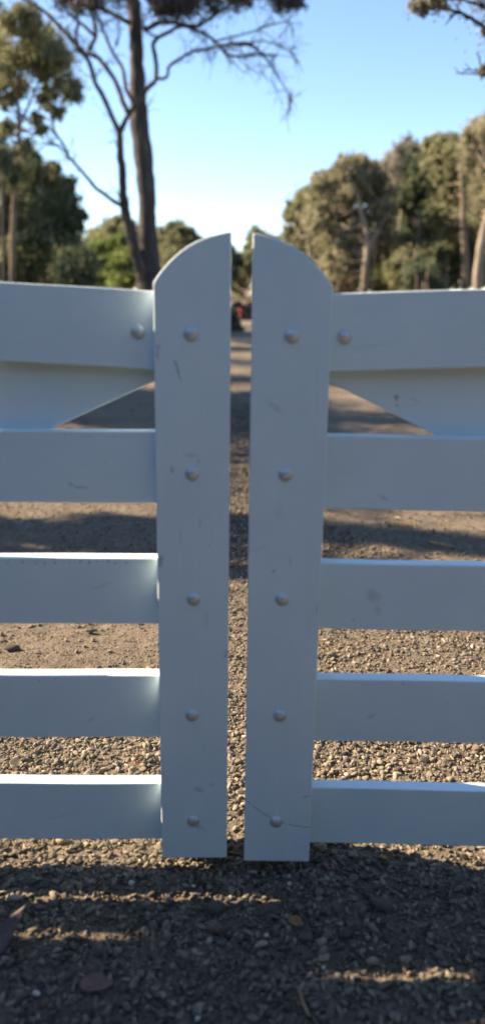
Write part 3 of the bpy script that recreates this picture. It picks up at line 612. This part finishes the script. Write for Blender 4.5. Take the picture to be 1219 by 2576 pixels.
shadow_tree('gum tree left of the road outside the picture, nearest beyond the gates', 3.50, 8.0, .14, 6.5, [(0, .66, 3.38, .11, 1.5), (0, .74, 3.52, .12, 1.5), (0, .8, 3.68, .12, 1.5), (0, .82, 3.85, .13, 1.5), (0, .84, 4.02, .12, 1.5), (0, .8, 4.2, .11, 1.5), (0, 0, 5.8, 1.0, 1), (.6, .3, 6.5, .8, .8)], 101, leaf=.08)
shadow_tree('low leafy wattle left of the road outside the picture', 3.86, 4.7, .10, 1.9, [(0, .03*math.sin(q*2), .3+q*.22, .15, 1.5) for q in range(9)], 102, leaf=.07)
shadow_tree('bushy wattle left of the road outside the picture', 6.0, 7.6, .06, 3.8, [(0, -.55, 3.35, .55, .6), (0, .35, 3.5, .6, .7), (.2, 1.1, 3.3, .5, .7), (-.3, -1.0, 3.9, .4, .45), (0, 1.5, 4.1, .4, .6)], 103, leaf=.09, per=32)
shadow_tree('dense bush left of the road outside the picture, first of two', 8.3, 6.3, .1, 2.4, [(0, b, z, .6, 1.8) for b in (-.5, .45) for z in (.7, 1.5, 2.3, 3.0)], 109, leafm=LEAF_GREEN)
shadow_tree('dense bush left of the road outside the picture, second of two', 9.9, 6.6, .1, 2.4, [(0, b, z, .45, 1.8) for b in (-.3, .2) for z in (.7, 1.5, 2.3, 3.0)], 110, leafm=LEAF_GREEN)
shadow_tree('twin stemmed gum tree left of the road outside the picture', 8.6, 9.0, .2, 7, [(0, 0, 3.9, .75, 1), (.2, .2, 4.8, .9, 1), (0, 0, 6.6, 1.3, 1)], 104, twin=.5)
shadow_tree('leafy gum tree left of the road outside the picture beyond the twin stemmed one', 12.1, 10.5, .3, 8, [(0, 0, 4.7, .85, 1.3), (0, .3, 5.6, 1.1, 1), (0, 0, 7.4, 1.5, 1)], 105)
shadow_tree('dark leafy gum tree left of the road outside the picture, fourth one along', 15.2, 12, .3, 8, [(0, 0, 5.3, 1.0, 1.3), (0, -.2, 6.4, 1.2, 1)], 106)
shadow_tree('tall gum tree left of the road outside the picture near the slender one', 18.6, 12.5, .3, 9, [(0, 0, 5.6, .9, 1.2), (0, 0, 7, 1.4, 1)], 107)
shadow_tree('tall gum tree left of the road outside the picture farthest along', 23.5, 13.5, .35, 9.5, [(0, 0, 6.0, 1.3, 1.3), (0, .5, 7.4, 1.5, 1)], 108)

for k, (yr, L) in enumerate([(-1.5, 8.6), (-3.3, 8.2), (-5.0, 8.8), (-6.8, 8.4)]):  # added wattles out of view, shading the ground to cut warm bounce on the gates
    shadow_tree('unseen leafy wattle added to shade the ground left of the camera, ' + ['nearest to the gates', 'second from the gates', 'third from the gates', 'farthest from the gates'][k], yr, L, .12, 2.8,
                [(a*.9, b*.7, c, .75, 1.2) for a in (-1, 1) for b in (-1, 1) for c in (.8, 1.8, 2.8)], 300+k, leafm=LEAF_DARK, leaf=.3, per=40)
for k, (x, y, h, lab) in enumerate([(-9.5, -6.0, 2.8, 'unseen dense gum tree added to block skylight, behind the gates and farthest left of them'), (-5.2, -7.5, 3, 'unseen dense gum tree added to block skylight, behind the camera, second from the left'), (-1.0, -8.5, 3.1, 'unseen dense gum tree added to block skylight, straight behind the camera'),  # added unseen trees that hold skylight back from the gate faces
        (3.6, -7.6, 3, 'unseen dense gum tree added to block skylight, behind the camera, right of the road'), (8.0, -6.0, 2.9, 'unseen dense gum tree added to block skylight, behind the gates and farthest right of them'), (11.5, -1.0, 3, 'unseen dense gum tree added to block skylight, level with the gates at the far right')]):
    r = random.Random(200+k); bs = [(x+r.uniform(-1.9, 1.9), y+r.uniform(-1.2, 1.2), h*r.uniform(.1, 1.0), r.uniform(1.2, 1.9), 1.3) for _ in range(15)]
    tree('gum_tree', lab, 'tree', (x, y, 0), [([(x, y, -.1), (x+.1, y, h*.4), (x-.1, y, h*.9)], [.3, .22, .1])], bs, BARK_D, LEAF_DARK, .5, 40, .3, 200+k, G)

# ------------------------------------------------------------------ things along the road
def rocks(name, centre, rx, ry, h, n, smin, smax, seed, tints=(0, .45)):
    r = np.random.default_rng(seed); a = r.uniform(0, 2*math.pi, n); q = np.sqrt(r.random(n))
    x = q*np.cos(a)*rx; y = q*np.sin(a)*ry; z = h*np.clip(1-q**1.6, 0, 1)*r.uniform(.75, 1.05, n)*(.75+.5*vnoise(x*3/rx, y*3/ry)) 
    s = r.uniform(smin, smax, n); vs, fs, ts, _ = scatter(np.stack([x, y, z], 1), s, r.uniform(*tints, n), 2, r)
    return np_mesh(name, np.concatenate(vs), np.concatenate(fs), {'tint': np.concatenate(ts)})
DARKSTONE = mk_stone('dark_clods', [(0, (.035, .032, .032)), (.5, (.075, .062, .055)), (1, (.20, .15, .11))])
def heap(label, px_, py_base, Yh, rx, ry, h, n, smin, smax, seed, tints=(0, .45), m=DARKSTONE):
    x = at(px_, py_base, Yh)[0]; o = link('dirt_heap', rocks('dirt_heap', None, rx, ry, h, n, smin, smax, seed, tints), m)
    o.location = (x, Yh, float(ground_z(x, Yh))); return tag(o, label, 'dirt heap', 'dirt heaps along the road')
heap('dark clod heap on the left side of the road in front of the red marker', 578, 820, 28, .42, .35, .66, 420, .05, .12, 5)
heap('low brown clod heap behind the red marker', 600, 790, 40, .9, .7, .75, 420, .06, .16, 6, (.2, .8))
heap('dark soil heap right of the red marker at the end of the road', 628, 780, 43, .7, .6, .75, 420, .06, .15, 7, (0, .35))
# red marker stake
xm, ym = at(603, 797, 33)[0], 33.0
RED, nt_, bs_ = mat('red_plastic'); bs_.inputs['Base Color'].default_value = (.75, .05, .02, 1); bs_.inputs['Roughness'].default_value = .5
n_ = noise(nt_, 9, 3); nt_.links.new(ramp(nt_, n_, [(.3, (.62, .04, .015)), (.7, (.85, .07, .03))]), bs_.inputs['Base Color'])
WHT, nt_, bs_ = mat('reflective_band'); n_ = noise(nt_, 20, 2); nt_.links.new(ramp(nt_, n_, [(.3, (.42, .42, .45)), (.7, (.6, .6, .62))]), bs_.inputs['Base Color'])
root = empty('marker_post', (xm, ym, float(ground_z(xm, ym))), 'small red marker post standing beside the dark clod heap on the road', 'marker post')
def lathe(name, prof, n, m, parent):
    V = [(r_*math.cos(2*math.pi*k/n), r_*math.sin(2*math.pi*k/n), z) for r_, z in prof for k in range(n)]
    F = [(j*n+k, j*n+(k+1) % n, (j+1)*n+(k+1) % n, (j+1)*n+k) for j in range(len(prof)-1) for k in range(n)]+[tuple(range((len(prof)-1)*n, len(prof)*n))]
    me = bpy.data.meshes.new(name); me.from_pydata(V, [], F); me.update(); return link(name, me, m, parent, True)
lathe('post', [(.04, -.03), (.045, .0), (.03, .03), (.022, .2), (.022, .5), (.034, .52), (.036, .60), (.02, .64), (.008, .65)], 14, RED, root)
lathe('reflective_band', [(.025, .26), (.025, .36), (.023, .37), (.008, .37)], 14, WHT, root)

# sticks, dry leaves, larger stones, pale pebbles lying on the road
STICK = mk_bark('dry_wood', (.16, .11, .07), (.30, .21, .13), (.44, .33, .22), 30, .003)
def gz(x, y): return float(ground_z(x, y))
def stick(label, p0, p1, rad, seed, bend=.01, z=.012):
    a = gnd(*p0); b = gnd(*p1); r = random.Random(seed); V, F = [], []; n = 6; c = ((a[0]+b[0])/2, (a[1]+b[1])/2); zc = gz(*c)
    pts = [(a[0]+(b[0]-a[0])*k/n-c[0], a[1]+(b[1]-a[1])*k/n-c[1]+bend*math.sin(math.pi*k/n)+r.uniform(-1, 1)*rad*.3, r.uniform(-.3, .3)*rad) for k in range(n+1)]
    tube(V, F, pts, [rad*(1-.45*k/n)*r.uniform(.85, 1.12) for k in range(n+1)], 8, sub=3)
    me = np_mesh('stick', np.concatenate(V), np.concatenate(F)); o = link('stick', me, STICK, None, True); o.location = (*c, zc+z)
    m = o.modifiers.new('w', 'WELD'); return tag(o, label, 'stick', 'sticks lying on the road')
stick('thickest straight stick on the sunny ground seen between the second and third right rails', (1078, 1366), (1138, 1377), .008, 1, 0, .014)
stick('thin pale twig on the shaded gravel right of the big flat stone', (985, 2262), (1010, 2276), .0025, 3, .006, .016)
stick('curved reddish twig on the shaded gravel at the bottom of the picture', (750, 2505), (778, 2576), .0035, 4, -.012, .018)
stick('forked looking pale twig in the gap between the gates', (590, 1194), (616, 1200), .006, 5, .01, .012)
stick('tiny pale twig on the bright gravel under the lowest right rail', (940, 2164), (950, 2156), .0022, 6, 0, .016)
def dleaf(label, px_, py_, length, width, rz, tilt, col, seed, curl=.3, dz=.012):
    r = random.Random(seed); m, nt, bs = mat('dry_leaf'); n = noise(nt, 90, 4, .6, N(nt, 'ShaderNodeTexCoord').outputs['Object'])
    nt.links.new(ramp(nt, n, [(.3, tuple(v*.6 for v in col)), (.7, col)]), bs.inputs['Base Color']); bs.inputs['Roughness'].default_value = .6
    bm = bmesh.new(); nu, nv = 14, 6; g = []
    for a in range(nu+1):
        t = a/nu; ww = width*.5*math.sin(math.pi*min(1, t*1.02)**.8)**.8 if 0 < t < 1 else .0004
        g.append([bm.verts.new(((t-.5)*length, s*ww+.08*length*math.sin(t*2.6), curl*length*((t-.5)**2)+curl*.9*ww*abs(s)**2+.0015*math.sin(9*t+3*s))) for s in [(-1+2*b/nv) for b in range(nv+1)]])
    for a in range(nu):
        for b in range(nv): bm.faces.new((g[a][b], g[a+1][b], g[a+1][b+1], g[a][b+1]))
    me = bpy.data.meshes.new('dry_leaf'); bm.to_mesh(me); bm.free(); o = link('dry_leaf', me, m, None, True)
    so_ = o.modifiers.new('s', 'SOLIDIFY'); so_.thickness = .0006
    p = gnd(px_, py_); o.location = (*p, gz(*p)+dz); o.rotation_euler = (tilt[0], tilt[1], rz)
    return tag(o, label, 'dry leaf', 'dry gum leaves lying on the gravel')
dleaf('reddish brown leaf lying flat on the shaded gravel at the bottom left', 243, 2494, .062, .036, .1, (.25, .1), (.20, .11, .085), 1)
dleaf('long dark leaf slanting out of the lowest light stripe at the left edge', 30, 2376, .115, .032, 1.1, (.2, -.4), (.11, .075, .062), 2, .1, .026)
dleaf('small orange brown leaf on the shaded gravel below the right gate post', 742, 2334, .032, .022, -.5, (.3, .1), (.30, .16, .06), 3)
dleaf('narrow brown curled leaf on sunny ground above the thick stick', 1018, 1319, .075, .018, -.05, (.1, 0), (.36, .20, .11), 4)
dleaf('tiny tan leaf left of the narrow brown curled one', 998, 1304, .035, .02, -.4, (.2, 0), (.45, .32, .2), 5)
dleaf('pale tan leaf standing on the gravel just above the lowest left rail', 41, 1934, .040, .022, 1.3, (.5, -.5), (.42, .30, .19), 6, .2, .018)
dleaf('yellow orange leaf fragment in the sunny gravel below the lowest right rail', 966, 2172, .016, .01, .4, (.3, .2), (.55, .30, .05), 7)
dleaf('rust red leaf fragment in sunny gravel above the lowest left rail', 345, 1972-38, .018, .012, 1, (.4, .2), (.5, .20, .08), 8)
def stone(label, px_, py_, sx, sy, sz, rz, tint, seed, dz=None, cat='stone', name='stone', group='larger stones lying in the gravel'):
    r = np.random.default_rng(seed); v, f = ico(3)
    for _ in range(10):
        n = r.normal(size=3); n /= np.linalg.norm(n); d = r.uniform(.62, .9); s = v@n; k = s > d; v[k] -= (s[k]-d)[:, None]*n*.85
    v = v*(1+.03*r.normal(size=(len(v), 1)))*(sx, sy, sz); p = gnd(px_, py_)
    me = np_mesh('stone', v, f, {'tint': np.full(len(v), tint)}); o = link(name, me, STONE, None, True)
    o.location = (*p, gz(*p)+(sz*.35+.005 if dz is None else dz)); o.rotation_euler = (0, 0, rz)
    return tag(o, label, cat, group)
stone('largest flat oval brown stone in the shaded gravel right of the gate post', 957, 2286, .027, .017, .013, -.3, .3, 1)
stone('square grey stone in the shade just below the foot of the left gate post', 545, 2295, .021, .016, .014, .2, .25, 2)
stone('grey block stone in shade below the square one under the gate gap', 543, 2345, .017, .012, .012, .1, .35, 3)
stone('pale grey stone in shade right below the right gate post corner', 801, 2257, .011, .009, .009, .5, .55, 4)
stone('upright grey stone in shade right of the reddish twig', 770, 2372, .014, .010, .010, .3, .3, 5)
stone('grey round stone in shade far right above the light stripe', 868, 2358, .014, .011, .010, .3, .22, 6)
stone('sunlit tan stone beside the right foot of the left gate post', 157, 2135-8, .016, .011, .011, .2, .8, 7)
stone('brightly lit long stone at the left end of the upper light stripe', 40, 2268, .017, .008, .007, .1, .9, 8)
stone('dark clod with long shadow at the left edge between third and fourth rails', 30, 1632, .030, .018, .013, .2, .15, 9)
stone('small dark clod near the left gate post between the third and fourth rails', 228, 1585, .020, .012, .010, .1, .25, 10)
stone('brown clod on sunny ground left of the thick stick', 1088, 1336, .014, .012, .014, .1, .4, 11)
stone('lit stone in the middle of the bottom right light stripe', 1018, 2424, .013, .010, .009, .1, .8, 12)
stone('lit stone at the left end of the bottom right light stripe', 935, 2427, .012, .009, .009, .3, .85, 13)
stone('tan stone in the bright gravel close to the lowest right rail', 1020, 2006*1.0-2, .014, .011, .010, .1, .75, 14)
stone('large sunlit stone touching the foot of the right gate post', 808, 2143, .014, .012, .011, .3, .8, 15)
for k, (lab, x, y, s) in enumerate([('white pebble at the bottom left in the shaded gravel', 92, 2508, .0075), ('white pebble at the bottom centre in the shaded gravel', 497, 2570, .006), ('white pebble right of the square grey stone', 727, 2232, .0055),
        ('white pebble in the shade just below the left gate post', 487, 2236, .005), ('white pebble in the shaded gravel centre', 669, 2361, .0055), ('blue white pebble below the right end of the upper light stripe', 812, 2440, .005),
        ('white pebble in shade left of the left gate post foot', 330, 2232, .008)]):
    stone(lab, x, y, s, s*.8, s*.75, k, .995, 30+k, cat='pebble', name='pebble', group='white pebbles in the gravel')
